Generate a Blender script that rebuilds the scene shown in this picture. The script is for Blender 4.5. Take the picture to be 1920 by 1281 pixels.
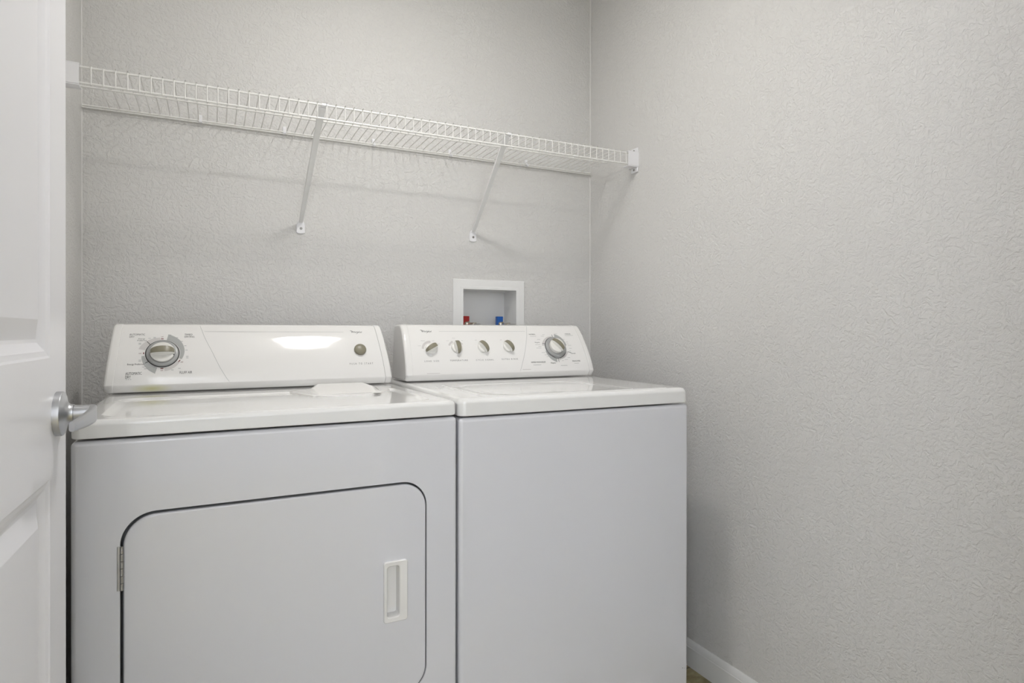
import bpy, bmesh, math, random
from mathutils import Vector, Matrix

random.seed(7)
for o in list(bpy.data.objects):
    bpy.data.objects.remove(o)
S = bpy.context.scene
C = S.collection
PI = math.pi

# ------------------------------------------------------------------ camera
cam_data = bpy.data.cameras.new('camera')
cam = bpy.data.objects.new('camera', cam_data)
C.objects.link(cam)
cam_data.sensor_width = 36.0
cam_data.lens = 36.0 * 1151.0 / 1920.0
cam_data.shift_y = -16.2 / 1920.0
cam_data.clip_start = 0.02
cam.matrix_world = (Matrix.Translation((-1.3864, -2.1142, 1.0757))
                    @ Matrix.Rotation(-0.4541, 4, 'Z')
                    @ Matrix.Rotation(PI / 2 - 0.0026, 4, 'X')
                    @ Matrix.Rotation(0.0013, 4, 'Z'))
S.camera = cam

# ------------------------------------------------------------------ world, lights, exposure
W = bpy.data.worlds.new('world')
S.world = W
W.use_nodes = True
W.node_tree.nodes['Background'].inputs[0].default_value = (0.75, 0.85, 1.0, 1)
W.node_tree.nodes['Background'].inputs[1].default_value = 0.3

LAMP_XY = (-0.89, -0.86)
LAMP_STRENGTH = 18.0            # emission of the glass dome of the closet's ceiling light
BULB_RATIO = 27.0               # the glass right under the bulb is this much brighter
HALL_WATTS = 218.0               # power of the unseen fill light added in the hall

hl = bpy.data.lights.new('hall_fill_light', 'AREA')
hl.shape = 'RECTANGLE'
hl.size, hl.size_y = 1.6, 0.5
hl.energy = HALL_WATTS
hl.color = (0.86, 0.90, 1.0)
hlo = bpy.data.objects.new('hall_fill_light', hl)       # added unseen fill, bounced off the far hall wall onto the machine fronts
C.objects.link(hlo)
hlo.location = (-2.0, -2.9, 2.36)
hlo.rotation_euler = (Vector((-2.6, -4.2, 1.2)) - Vector(hlo.location)).to_track_quat('-Z', 'Y').to_euler()

S.view_settings.view_transform = 'Standard'
S.view_settings.look = 'None'
S.view_settings.gamma = 1.0
S.view_settings.use_curve_mapping = False
S.view_settings.exposure = 0.0

# ------------------------------------------------------------------ materials
def mat(name, col, rough=0.5, metal=0.0, coat=0.0, spec=0.5):
    m = bpy.data.materials.new(name)
    m.use_nodes = True
    b = m.node_tree.nodes['Principled BSDF']
    b.inputs['Base Color'].default_value = (*col, 1)
    b.inputs['Roughness'].default_value = rough
    b.inputs['Metallic'].default_value = metal
    b.inputs['Specular IOR Level'].default_value = spec
    b.inputs['Coat Weight'].default_value = coat
    b.inputs['Coat Roughness'].default_value = 0.06
    return m

def nd(m, t, **kw):
    n = m.node_tree.nodes.new(t)
    for k, v in kw.items():
        setattr(n, k, v)
    return n

def lk(m, a, b):
    m.node_tree.links.new(a, b)

def ramp(m, stops):
    r = nd(m, 'ShaderNodeValToRGB')
    e = r.color_ramp.elements
    e[0].position, e[0].color = stops[0][0], (*[stops[0][1]] * 3, 1)
    e[1].position, e[1].color = stops[-1][0], (*[stops[-1][1]] * 3, 1)
    for p, c in stops[1:-1]:
        x = e.new(p)
        x.color = (c, c, c, 1)
    return r

def add_noise_bump(m, scale, strength, dist, detail=2.0):
    b = m.node_tree.nodes['Principled BSDF']
    tc = nd(m, 'ShaderNodeTexCoord')
    n = nd(m, 'ShaderNodeTexNoise')
    n.inputs['Scale'].default_value = scale
    n.inputs['Detail'].default_value = detail
    bp = nd(m, 'ShaderNodeBump')
    bp.inputs['Strength'].default_value = strength
    bp.inputs['Distance'].default_value = dist
    lk(m, tc.outputs['Object'], n.inputs['Vector'])
    lk(m, n.outputs['Fac'], bp.inputs['Height'])
    lk(m, bp.outputs['Normal'], b.inputs['Normal'])

# knockdown-textured wall paint
WALL = mat('wall_paint', (0.70, 0.692, 0.675), 0.55, spec=0.35)
def wall_texture(m):
    b = m.node_tree.nodes['Principled BSDF']
    tc = nd(m, 'ShaderNodeTexCoord')
    warp = nd(m, 'ShaderNodeTexNoise')
    warp.inputs['Scale'].default_value = 30
    warp.inputs['Detail'].default_value = 2
    mx = nd(m, 'ShaderNodeMix', data_type='VECTOR')
    mx.inputs['Factor'].default_value = 0.035
    lk(m, tc.outputs['Object'], warp.inputs['Vector'])
    lk(m, tc.outputs['Object'], mx.inputs['A'])
    lk(m, warp.outputs['Color'], mx.inputs['B'])
    n1 = nd(m, 'ShaderNodeTexNoise')
    n1.inputs['Scale'].default_value = 112
    n1.inputs['Detail'].default_value = 4.0
    n1.inputs['Roughness'].default_value = 0.55
    lk(m, mx.outputs['Result'], n1.inputs['Vector'])
    r = ramp(m, [(0.40, 0.0), (0.475, 0.55), (0.53, 0.72), (0.56, 1.0)])
    lk(m, n1.outputs['Fac'], r.inputs['Fac'])
    n2 = nd(m, 'ShaderNodeTexNoise')
    n2.inputs['Scale'].default_value = 240
    n2.inputs['Detail'].default_value = 2.0
    lk(m, tc.outputs['Object'], n2.inputs['Vector'])
    mm = nd(m, 'ShaderNodeMath', operation='MULTIPLY_ADD')
    mm.inputs[1].default_value = 0.22
    lk(m, n2.outputs['Fac'], mm.inputs[0])
    lk(m, r.outputs['Color'], mm.inputs[2])
    bp = nd(m, 'ShaderNodeBump')
    bp.inputs['Strength'].default_value = 0.95
    bp.inputs['Distance'].default_value = 0.0010
    lk(m, mm.outputs[0], bp.inputs['Height'])
    lk(m, bp.outputs['Normal'], b.inputs['Normal'])
wall_texture(WALL)

CEIL = mat('ceiling_paint', (0.88, 0.88, 0.865), 0.7)
add_noise_bump(CEIL, 90, 0.4, 0.002)
HALLP = mat('hall_paint', (0.82, 0.82, 0.81), 0.6)
TRIM = mat('trim_paint', (0.80, 0.80, 0.79), 0.35)
CAULK = mat('painted_caulk', (0.72, 0.71, 0.695), 0.45)
DOORP = mat('door_paint', (0.91, 0.91, 0.945), 0.30)
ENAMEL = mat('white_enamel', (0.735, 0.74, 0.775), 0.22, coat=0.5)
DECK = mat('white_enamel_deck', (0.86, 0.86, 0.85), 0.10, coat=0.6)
PLAST = mat('console_plastic', (0.85, 0.84, 0.82), 0.07, coat=0.25)
KNOBW = mat('knob_white', (0.80, 0.79, 0.75), 0.3)
KNOBB = mat('knob_taupe', (0.25, 0.232, 0.168), 0.35)
SKIRT = mat('dial_skirt_grey', (0.36, 0.365, 0.36), 0.3)
INKD = mat('ink_dark', (0.06, 0.06, 0.06), 0.5)
INKG = mat('ink_grey', (0.42, 0.43, 0.42), 0.5)
INKP = mat('ink_pale_grey', (0.62, 0.60, 0.585), 0.5)
INKR = mat('ink_maroon', (0.16, 0.02, 0.02), 0.5)
SEAL = mat('door_seal_grey', (0.19, 0.20, 0.21), 0.6)
STEEL = mat('hinge_steel', (0.42, 0.42, 0.42), 0.38, metal=0.9)
NICKEL = mat('satin_nickel', (0.56, 0.57, 0.59), 0.36, metal=1.0)
VINYL = mat('shelf_vinyl', (0.84, 0.835, 0.81), 0.32)
BRACE = mat('brace_vinyl', (0.84, 0.84, 0.83), 0.35)
BRKT = mat('bracket_plastic', (0.86, 0.86, 0.88), 0.35)
SCREW = mat('screw_zinc', (0.35, 0.34, 0.32), 0.35, metal=0.9)
BOXP = mat('outlet_box_plastic', (0.83, 0.83, 0.82), 0.35)
RED = mat('valve_red', (0.33, 0.012, 0.01), 0.35)
BLUE = mat('valve_blue', (0.005, 0.10, 0.42), 0.35)
BRASS = mat('valve_chrome', (0.62, 0.58, 0.50), 0.22, metal=1.0)
BRAID = mat('hose_braid', (0.55, 0.55, 0.54), 0.35, metal=0.8)
add_noise_bump(BRAID, 900, 0.6, 0.001)
RUBBER = mat('foot_rubber', (0.03, 0.03, 0.03), 0.8)

# yellowed stain on the dryer console's lower strip
def stain(m, centre, size):
    b = m.node_tree.nodes['Principled BSDF']
    tc = nd(m, 'ShaderNodeTexCoord')
    mp = nd(m, 'ShaderNodeMapping')
    mp.inputs['Location'].default_value = [-c / s for c, s in zip(centre, size)]
    mp.inputs['Scale'].default_value = [1 / s for s in size]
    g = nd(m, 'ShaderNodeTexGradient', gradient_type='SPHERICAL')
    mx = nd(m, 'ShaderNodeMix', data_type='RGBA')
    mx.inputs['A'].default_value = b.inputs['Base Color'].default_value
    mx.inputs['B'].default_value = (0.70, 0.68, 0.36, 1)
    lk(m, tc.outputs['Object'], mp.inputs['Vector'])
    lk(m, mp.outputs['Vector'], g.inputs['Vector'])
    lk(m, g.outputs['Fac'], mx.inputs['Factor'])
    lk(m, mx.outputs['Result'], b.inputs['Base Color'])
PLASTS = mat('console_plastic_stained', (0.85, 0.84, 0.82), 0.07, coat=0.25)
stain(PLASTS, (0.098, 0.497, 0.928), (0.05, 0.03, 0.013))

# sheet-vinyl floor
FLOOR = mat('vinyl_floor', (0.20, 0.17, 0.09), 0.4)
def floor_tex(m):
    b = m.node_tree.nodes['Principled BSDF']
    tc = nd(m, 'ShaderNodeTexCoord')
    n = nd(m, 'ShaderNodeTexNoise')
    n.inputs['Scale'].default_value = 28
    n.inputs['Detail'].default_value = 6
    cr = nd(m, 'ShaderNodeValToRGB')
    cr.color_ramp.elements[0].position = 0.35
    cr.color_ramp.elements[0].color = (0.21, 0.17, 0.08, 1)
    cr.color_ramp.elements[1].position = 0.65
    cr.color_ramp.elements[1].color = (0.42, 0.365, 0.20, 1)
    br = nd(m, 'ShaderNodeTexBrick')
    br.offset = 0.0
    br.inputs['Scale'].default_value = 1.0
    br.inputs['Brick Width'].default_value = 0.30
    br.inputs['Row Height'].default_value = 0.30
    br.inputs['Mortar Size'].default_value = 0.004
    br.inputs['Mortar'].default_value = (0.12, 0.10, 0.06, 1)
    lk(m, tc.outputs['Object'], n.inputs['Vector'])
    lk(m, tc.outputs['Object'], br.inputs['Vector'])
    lk(m, n.outputs['Fac'], cr.inputs['Fac'])
    lk(m, cr.outputs['Color'], br.inputs['Color1'])
    lk(m, cr.outputs['Color'], br.inputs['Color2'])
    lk(m, br.outputs['Color'], b.inputs['Base Color'])
floor_tex(FLOOR)

# lit glass of the ceiling light: the bulb makes the middle of the glass brightest
def glow(name, strength):
    m = mat(name, (0.9, 0.9, 0.88), 0.3)
    b = m.node_tree.nodes['Principled BSDF']
    b.inputs['Emission Color'].default_value = (1.0, 0.975, 0.942, 1)
    b.inputs['Emission Strength'].default_value = strength
    return m
GLASS = glow('lamp_glass_lit', LAMP_STRENGTH)
GLASSC = glow('lamp_glass_over_bulb', LAMP_STRENGTH * BULB_RATIO)

# ------------------------------------------------------------------ mesh helpers
def finish(bm, name, m, parent=None, smooth=35, loc=None, matrix=None):
    bmesh.ops.remove_doubles(bm, verts=bm.verts, dist=1e-6)
    bmesh.ops.recalc_face_normals(bm, faces=bm.faces)
    me = bpy.data.meshes.new(name)
    bm.to_mesh(me)
    bm.free()
    me.materials.append(m)
    if smooth:
        me.polygons.foreach_set('use_smooth', [True] * len(me.polygons))
        me.set_sharp_from_angle(angle=math.radians(smooth))
    o = bpy.data.objects.new(name, me)
    C.objects.link(o)
    if smooth:
        wn = o.modifiers.new('weighted_normal', 'WEIGHTED_NORMAL')
        wn.keep_sharp = True
        wn.weight = 90
    if parent is not None:
        o.parent = parent
    if matrix is not None:
        o.matrix_local = matrix
    if loc is not None:
        o.location = loc
    return o

def thing(name, label, cat, loc=(0, 0, 0), rz=0.0, group=None):
    o = bpy.data.objects.new(name, None)
    C.objects.link(o)
    o.empty_display_size = 0.1
    o.location = loc
    o.rotation_euler = (0, 0, rz)
    o['label'] = label
    o['category'] = cat
    if group:
        o['group'] = group
    return o

def struct(o, label=None):
    o['kind'] = 'structure'
    if label:
        o['label'] = label
    return o

def box(bm, lo, hi, bev=0.0, seg=3):
    r = bmesh.ops.create_cube(bm, size=1.0)
    vs = r['verts']
    for v in vs:
        v.co = Vector([lo[i] + (v.co[i] + 0.5) * (hi[i] - lo[i]) for i in range(3)])
    if bev > 0:
        es = list({e for v in vs for e in v.link_edges})
        bmesh.ops.bevel(bm, geom=es, offset=bev, segments=seg, profile=0.5, affect='EDGES')

def loft(bm, loops, start=False, end=False, closed=True):
    rows = [[bm.verts.new(p) for p in L] for L in loops]
    n = len(rows[0])
    for a, b in zip(rows, rows[1:]):
        for i in range(n if closed else n - 1):
            j = (i + 1) % n
            bm.faces.new((a[i], a[j], b[j], b[i]))
    if start:
        bm.faces.new(rows[0][::-1])
    if end:
        bm.faces.new(rows[-1])
    return rows

def rrect(x0, x1, y0, y1, r, n=6):
    """rounded rectangle, counter-clockwise list of 2D points"""
    pts = []
    r = max(r, 1e-5)
    for cx, cy, a in ((x1 - r, y1 - r, 0), (x0 + r, y1 - r, 90), (x0 + r, y0 + r, 180), (x1 - r, y0 + r, 270)):
        for k in range(n + 1):
            t = math.radians(a + 90 * k / n)
            pts.append((cx + r * math.cos(t), cy + r * math.sin(t)))
    return pts

def fill_holes(bm, outer, holes):
    """flat face between vertex loops (lists of BMVerts)"""
    es = []
    for L in [outer] + holes:
        for i in range(len(L)):
            a, b = L[i], L[(i + 1) % len(L)]
            e = bm.edges.get((a, b)) or bm.edges.new((a, b))
            es.append(e)
    bmesh.ops.triangle_fill(bm, use_beauty=True, use_dissolve=False, edges=es)

def tube(bm, pts, r, n=8, caps=True):
    pts = [Vector(p) for p in pts]
    rs = r if isinstance(r, (list, tuple)) else [r] * len(pts)
    loops = []
    t0 = (pts[1] - pts[0]).normalized()
    up = Vector((0, 0, 1)) if abs(t0.z) < 0.9 else Vector((1, 0, 0))
    nrm = t0.cross(up).normalized()
    for i, p in enumerate(pts):
        if i == 0:
            t = pts[1] - pts[0]
        elif i == len(pts) - 1:
            t = pts[-1] - pts[-2]
        else:
            t = (pts[i + 1] - pts[i]).normalized() + (pts[i] - pts[i - 1]).normalized()
        t.normalize()
        nrm = (nrm - t * nrm.dot(t)).normalized()
        b = t.cross(nrm)
        loops.append([p + (nrm * math.cos(2 * PI * k / n) + b * math.sin(2 * PI * k / n)) * rs[i] for k in range(n)])
    loft(bm, loops, caps, caps)

def lathe(bm, prof, n=40, closed_top=True):
    """prof: (r, z) list; axis = z"""
    loops = []
    for r, z in prof:
        loops.append([(r * math.cos(2 * PI * k / n), r * math.sin(2 * PI * k / n), z) for k in range(n)])
    loft(bm, loops, prof[0][0] > 1e-4, prof[-1][0] > 1e-4 and closed_top)

def smoothpath(pts, sub=6):
    out = []
    P = [Vector(p) for p in pts]
    for i in range(len(P) - 1):
        p0 = P[max(i - 1, 0)]
        p1, p2 = P[i], P[i + 1]
        p3 = P[min(i + 2, len(P) - 1)]
        for k in range(sub):
            t = k / sub
            out.append(0.5 * ((2 * p1) + (p2 - p0) * t + (2 * p0 - 5 * p1 + 4 * p2 - p3) * t * t
                              + (3 * p1 - p0 - 3 * p2 + p3) * t ** 3))
    out.append(P[-1])
    return out

# ------------------------------------------------------------------ the room
XL, YF, H = -1.722, -1.87, 2.44          # left wall, front (door) wall, ceiling height
T = 0.115

# back wall with the opening for the outlet box
OB = (-0.558, -0.339, 1.035, 1.2325)
bm = bmesh.new()
for y in (0.0, T):
    o4 = [bm.verts.new((x, y, z)) for x, z in ((XL - T, 0), (T, 0), (T, H), (XL - T, H))]
    h4 = [bm.verts.new((x, y, z)) for x, z in ((OB[0], OB[2]), (OB[1], OB[2]), (OB[1], OB[3]), (OB[0], OB[3]))]
    for i in range(4):
        j = (i + 1) % 4
        bm.faces.new((o4[i], o4[j], h4[j], h4[i]))
    if y == 0:
        A4, B4 = o4, h4
    else:
        for L0, L1 in ((A4, o4), (B4, h4)):
            for i in range(4):
                j = (i + 1) % 4
                bm.faces.new((L0[i], L0[j], L1[j], L1[i]))
struct(finish(bm, 'wall_back', WALL, smooth=0), 'light grey textured wall behind the washer and dryer')

bm = bmesh.new(); box(bm, (0, YF - T, 0), (T, 0, H))
struct(finish(bm, 'wall_right', WALL, smooth=0), 'light grey textured wall beside the washer')
bm = bmesh.new(); box(bm, (XL - T, YF - T, 0), (XL, 0, H))
struct(finish(bm, 'wall_left', WALL, smooth=0), 'grey textured wall behind the open white door')

DX0, DX1, DH = -1.612, -0.682, 2.045        # door opening
bm = bmesh.new()
box(bm, (XL, YF - T, 0), (DX0, YF, H))
box(bm, (DX1, YF - T, 0), (0, YF, H))
box(bm, (DX0, YF - T, DH), (DX1, YF, H))
struct(finish(bm, 'wall_front', WALL, smooth=0), 'grey textured wall around the doorway')
bm = bmesh.new(); box(bm, (-3.0, -4.6, -0.1), (1.2, T, 0))
struct(finish(bm, 'floor', FLOOR, smooth=0), 'olive brown vinyl floor')
bm = bmesh.new(); box(bm, (-3.0, -4.6, H), (1.2, T, H + 0.1))
struct(finish(bm, 'ceiling', CEIL, smooth=0))
# the hall outside the doorway
bm = bmesh.new(); box(bm, (-3.0, -4.6, 0), (1.2, -4.5, H)); struct(finish(bm, 'wall_hall_far', HALLP, smooth=0))
bm = bmesh.new(); box(bm, (-3.1, -4.6, 0), (-3.0, T, H)); struct(finish(bm, 'wall_hall_left', HALLP, smooth=0))
bm = bmesh.new(); box(bm, (1.2, -4.6, 0), (1.3, T, H)); struct(finish(bm, 'wall_hall_right', HALLP, smooth=0))

# door casing (jamb lining and casing boards)
bm = bmesh.new()
for x0, x1 in ((DX0, DX0 + 0.018), (DX1 - 0.018, DX1)):
    box(bm, (x0, YF - T - 0.004, 0), (x1, YF + 0.004, DH), 0.001, 1)
box(bm, (DX0, YF - T - 0.004, DH - 0.018), (DX1, YF + 0.004, DH), 0.001, 1)
box(bm, (DX1 - 0.012, YF, 0), (DX1 + 0.045, YF + 0.014, DH + 0.045), 0.003, 2)
box(bm, (DX0 - 0.045, YF, 0), (DX0 + 0.004, YF + 0.014, DH + 0.045), 0.003, 2)
box(bm, (DX0 - 0.045, YF, DH - 0.004), (DX1 + 0.045, YF + 0.014, DH + 0.045), 0.003, 2)
struct(finish(bm, 'trim_3', TRIM))

# baseboards
BBP = [(0, 0), (0.012, 0), (0.012, 0.062), (0.0105, 0.064), (0.0105, 0.066), (0.009, 0.074), (0.006, 0.080), (0.003, 0.083), (0, 0.083)]
def baseboard(name, a, b, nrm, label=None):
    bm = bmesh.new()
    a, b, nrm = Vector(a), Vector(b), Vector(nrm)
    loft(bm, [[p + nrm * d + Vector((0, 0, z)) for d, z in BBP] for p in (a, b)], True, True)
    struct(finish(bm, name, TRIM, smooth=25), label)
baseboard('baseboard_right', (0, YF, 0), (0, 0, 0), (-1, 0, 0), 'white painted baseboard along the right wall')
baseboard('baseboard_back', (XL, 0, 0), (0, 0, 0), (0, -1, 0))
baseboard('baseboard_left', (XL, YF, 0), (XL, 0, 0), (1, 0, 0))

# thin painted caulk beads in the two visible corners
for nm, x, sx in (('trim_1', 0.0, -1), ('trim_2', XL, 1)):
    bm = bmesh.new()
    prof = [(0, 0), (0.0021 * sx, 0), (0.0014 * sx, -0.0014), (0, -0.0021)]
    rng = random.Random(3)
    loops = []
    z = 0.083
    while z < H:
        k = 0.75 + 0.5 * rng.random()
        loops.append([(x + px * k, py * k, z) for px, py in prof])
        z += 0.045
    loops.append([(x + px, py, H) for px, py in prof])
    loft(bm, loops, True, True)
    struct(finish(bm, nm, CAULK, smooth=60), 'thin painted caulk bead in the %s corner' % ('right' if sx < 0 else 'left'))

# ------------------------------------------------------------------ the open door
DW_, DHT, DTH = 0.914, 2.03, 0.035
yaw_d = 0.0147
edge = Vector((-1.592, -0.946))
hinge = edge - Vector((math.sin(yaw_d), math.cos(yaw_d))) * DW_
M_door = Matrix.Translation((hinge.x, hinge.y, 0.008)) @ Matrix.Rotation(-yaw_d, 4, 'Z')
# local frame: +y from hinge to latch edge, +x out of the visible face
panels = []
for e0, e1 in ((0.098, 0.405), (0.509, 0.816)):
    for z0, z1 in ((0.24, 0.857), (1.029, 1.60), (1.70, 1.92)):
        panels.append((DW_ - e1, DW_ - e0, z0, z1))
bm = bmesh.new()
def door_rect(y0, y1, z0, z1, x):
    return [(x, y0, z0), (x, y1, z0), (x, y1, z1), (x, y0, z1)]
back = [bm.verts.new(p) for p in door_rect(0, DW_, 0, DHT, -DTH)]
e_ = 0.002
side0 = [bm.verts.new(p) for p in door_rect(0, DW_, 0, DHT, -e_)]
front = [bm.verts.new(p) for p in door_rect(e_, DW_ - e_, e_, DHT - e_, 0)]
bm.faces.new(back[::-1])
for A, B in ((back, side0), (side0, front)):
    for i in range(4):
        j = (i + 1) % 4
        bm.faces.new((A[i], A[j], B[j], B[i]))
holes = []
for (y0, y1, z0, z1) in panels:
    loops = []
    for ins, dep in ((0, 0), (0.003, -0.002), (0.010, -0.0035), (0.016, -0.0075), (0.022, -0.0105), (0.027, -0.0105), (0.031, -0.0095), (0.052, -0.0025), (0.054, -0.002)):
        loops.append(door_rect(y0 + ins, y1 - ins, z0 + ins, z1 - ins, dep))
    rows = loft(bm, loops, False, True)
    holes.append(rows[0])
fill_holes(bm, front, holes)
door = finish(bm, 'door_1', DOORP, smooth=12)
door.matrix_world = M_door
struct(door, 'white moulded panel door standing open along the left wall')

hc = Vector((0, DW_ - 0.06, 0.953 - 0.008))
def Mx(p):   # z axis -> door normal (+x)
    return Matrix.Translation(p) @ Matrix(((0, 0, 1, 0), (1, 0, 0, 0), (0, 1, 0, 0), (0, 0, 0, 1)))
bm = bmesh.new()
lathe(bm, [(0.0328, 0), (0.0328, 0.007), (0.0322, 0.0085), (0.030, 0.0095), (0.021, 0.0115), (0.0155, 0.0145), (0.0133, 0.018), (0.0130, 0.0215), (0.0118, 0.0215)], 48)
ros = finish(bm, 'handle_rosette', NICKEL, door, matrix=Mx(hc))
ros['label'] = 'satin nickel door rosette'
bm = bmesh.new()
lathe(bm, [(0.0105, 0.0215), (0.0118, 0.0218), (0.0118, 0.044), (0.0105, 0.046)], 32)
# lever blade: local (x along door y, y = z up, z = out of door); it points back to the hinge side
path = [(0.012, 0.001, 0.041), (0.006, 0, 0.0435), (-0.006, -0.0005, 0.0462), (-0.025, -0.0015, 0.0478), (-0.05, -0.003, 0.0470), (-0.075, -0.0045, 0.0445), (-0.095, -0.0058, 0.0412), (-0.108, -0.0065, 0.0385)]
hts = [0.0070, 0.0112, 0.0125, 0.0118, 0.0105, 0.009, 0.0075, 0.0066]
ths = [0.003, 0.0042, 0.005, 0.0048, 0.0045, 0.0042, 0.004, 0.0036]
loops = []
sp = smoothpath([(p[0], p[1], p[2]) for p in path], 3)
for i, p in enumerate(sp):
    f = i / 3
    k = min(int(f), len(hts) - 2)
    q = f - k
    h_ = hts[k] * (1 - q) + hts[k + 1] * q
    t_ = ths[k] * (1 - q) + ths[k + 1] * q
    a = sp[min(i + 1, len(sp) - 1)] - sp[max(i - 1, 0)]
    a.normalize()
    nn = Vector((-a.z, 0, a.x))
    if nn.z < 0:
        nn = -nn
    loop = []
    for x2, y2 in rrect(-t_, t_, -h_, h_, t_ * 0.8, 4):
        loop.append(p + nn * x2 + Vector((0, 1, 0)) * y2)
    loops.append(loop)
loft(bm, loops, True, True)
finish(bm, 'handle_lever', NICKEL, ros, smooth=40)
ros.children[0].matrix_local = Matrix.Identity(4)

# ------------------------------------------------------------------ ceiling light (out of frame, mirrored in the dryer console)
cl = thing('ceiling_light', 'round flush ceiling light with lit glass dome, mirrored in the dryer console', 'ceiling light', (LAMP_XY[0], LAMP_XY[1], H))
bm = bmesh.new()
lathe(bm, [(0.172, 0), (0.172, -0.02), (0.166, -0.026), (0.155, -0.026)], 64)
finish(bm, 'lamp_base', TRIM, cl)
bm = bmesh.new()
lathe(bm, [(0.163, -0.026), (0.160, -0.04), (0.150, -0.058), (0.130, -0.075), (0.10, -0.088), (0.07, -0.0945), (0.036, -0.0980)], 64, False)
finish(bm, 'glass_dome', GLASS, cl, smooth=60)
bm = bmesh.new()
lathe(bm, [(0.036, -0.0980), (0.02, -0.099), (0.008, -0.0995)], 24)
finish(bm, 'glass_centre', GLASSC, cl, smooth=60)
bm = bmesh.new()
lathe(bm, [(0.011, -0.0985), (0.012, -0.103), (0.008, -0.107), (0.006, -0.112), (0.008, -0.117), (0.0, -0.121)], 24)
finish(bm, 'finial', NICKEL, cl)

# ------------------------------------------------------------------ wire shelf
ZS, YB, YFR, YM = 1.7178, -0.010, -0.310, -0.170
shelf = thing('wire_shelf', 'white vinyl coated wire shelf with front lip, hung across the back wall', 'shelf', (-0.861, 0, ZS))
SL = lambda x, y, z: (x + 0.861, y, z - ZS)
def rod(name, x0, x1, y, z, r):
    bm = bmesh.new()
    tube(bm, [SL(x0, y, z), SL(x1, y, z)], r, 10)
    return finish(bm, name, VINYL, shelf)
rod('front_rail', -1.70, -0.012, YFR, ZS, 0.0029)
rod('lip_rail', -1.70, -0.012, YFR, ZS - 0.0385, 0.0027)
rod('middle_rail', -1.70, -0.036, YM, ZS - 0.0005, 0.0025)
rod('back_rail', -1.719, -0.004, YB, ZS, 0.0025)
rod('back_rail', -1.719, -0.004, YB - 0.001, ZS - 0.0062, 0.0014)
wb = bmesh.new()
tube(wb, smoothpath([(0, YB + 0.0005, 0.0005), (0, YB - 0.004, 0.0035), (0, -0.1, 0.0037), (0, YFR + 0.006, 0.0038), (0, YFR - 0.001, 0.0028), (0, YFR - 0.0037, -0.001), (0, YFR - 0.0038, -0.02), (0, YFR - 0.0036, -0.041)], 2), 0.00145, 6)
w0 = finish(wb, 'deck_wire', VINYL, shelf, loc=(-1.6527 + 0.861, 0, 0))
for k in range(1, 64):
    w = w0.copy()
    C.objects.link(w)
    w.parent = shelf
    w.location = (-1.6527 + 0.0254 * k + 0.861, 0, 0)

def end_bracket(xw, sx):
    """moulded end bracket; xw wall x, sx direction into the room"""
    bm = bmesh.new()
    x0, x1 = sorted((xw, xw + sx * 0.046))
    # cup closed towards the front, open towards the shelf
    lo = [(0.0, -0.318), (0.045, -0.318), (0.045, -0.3145), (0.0055, -0.3145), (0.0055, -0.262), (0.0, -0.262)]
    for za, zb in ((ZS - 0.0455, ZS + 0.0065),):
        L = [[SL(xw + sx * a, b, z) for a, b in lo] for z in (za + 0.002, zb - 0.002)]
        loft(bm, L, True, True)
    p0, p1 = sorted((xw + sx * 0.0002, xw + sx * 0.006))
    b = finish(bm, 'end_bracket', BRKT, shelf, smooth=40)
    q = bmesh.new()
    box(q, (SL(x0, -0.318, ZS - 0.0475)), (SL(x1, -0.284, ZS - 0.0435)), 0.0018, 2)
    finish(q, 'bracket_floor', BRKT, b, smooth=40)
    q = bmesh.new()
    box(q, (SL(x0, -0.318, ZS + 0.0045)), (SL(x1, -0.290, ZS + 0.0075)), 0.0012, 2)
    finish(q, 'bracket_lip', BRKT, b, smooth=40)
    q = bmesh.new()
    box(q, SL(p0, -0.317, ZS - 0.064), SL(p1, -0.279, ZS + 0.024), 0.002, 2)
    finish(q, 'wall_plate', BRKT, b, smooth=40)
    for zz in (ZS + 0.0145, ZS - 0.0545):
        s = bmesh.new()
        tube(s, [SL(xw + sx * 0.005, -0.298, zz), SL(xw + sx * 0.0078, -0.298, zz)], 0.0036, 12)
        finish(s, 'screw', SCREW, b)
end_bracket(0.0, -1)
end_bracket(XL, 1)

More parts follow.
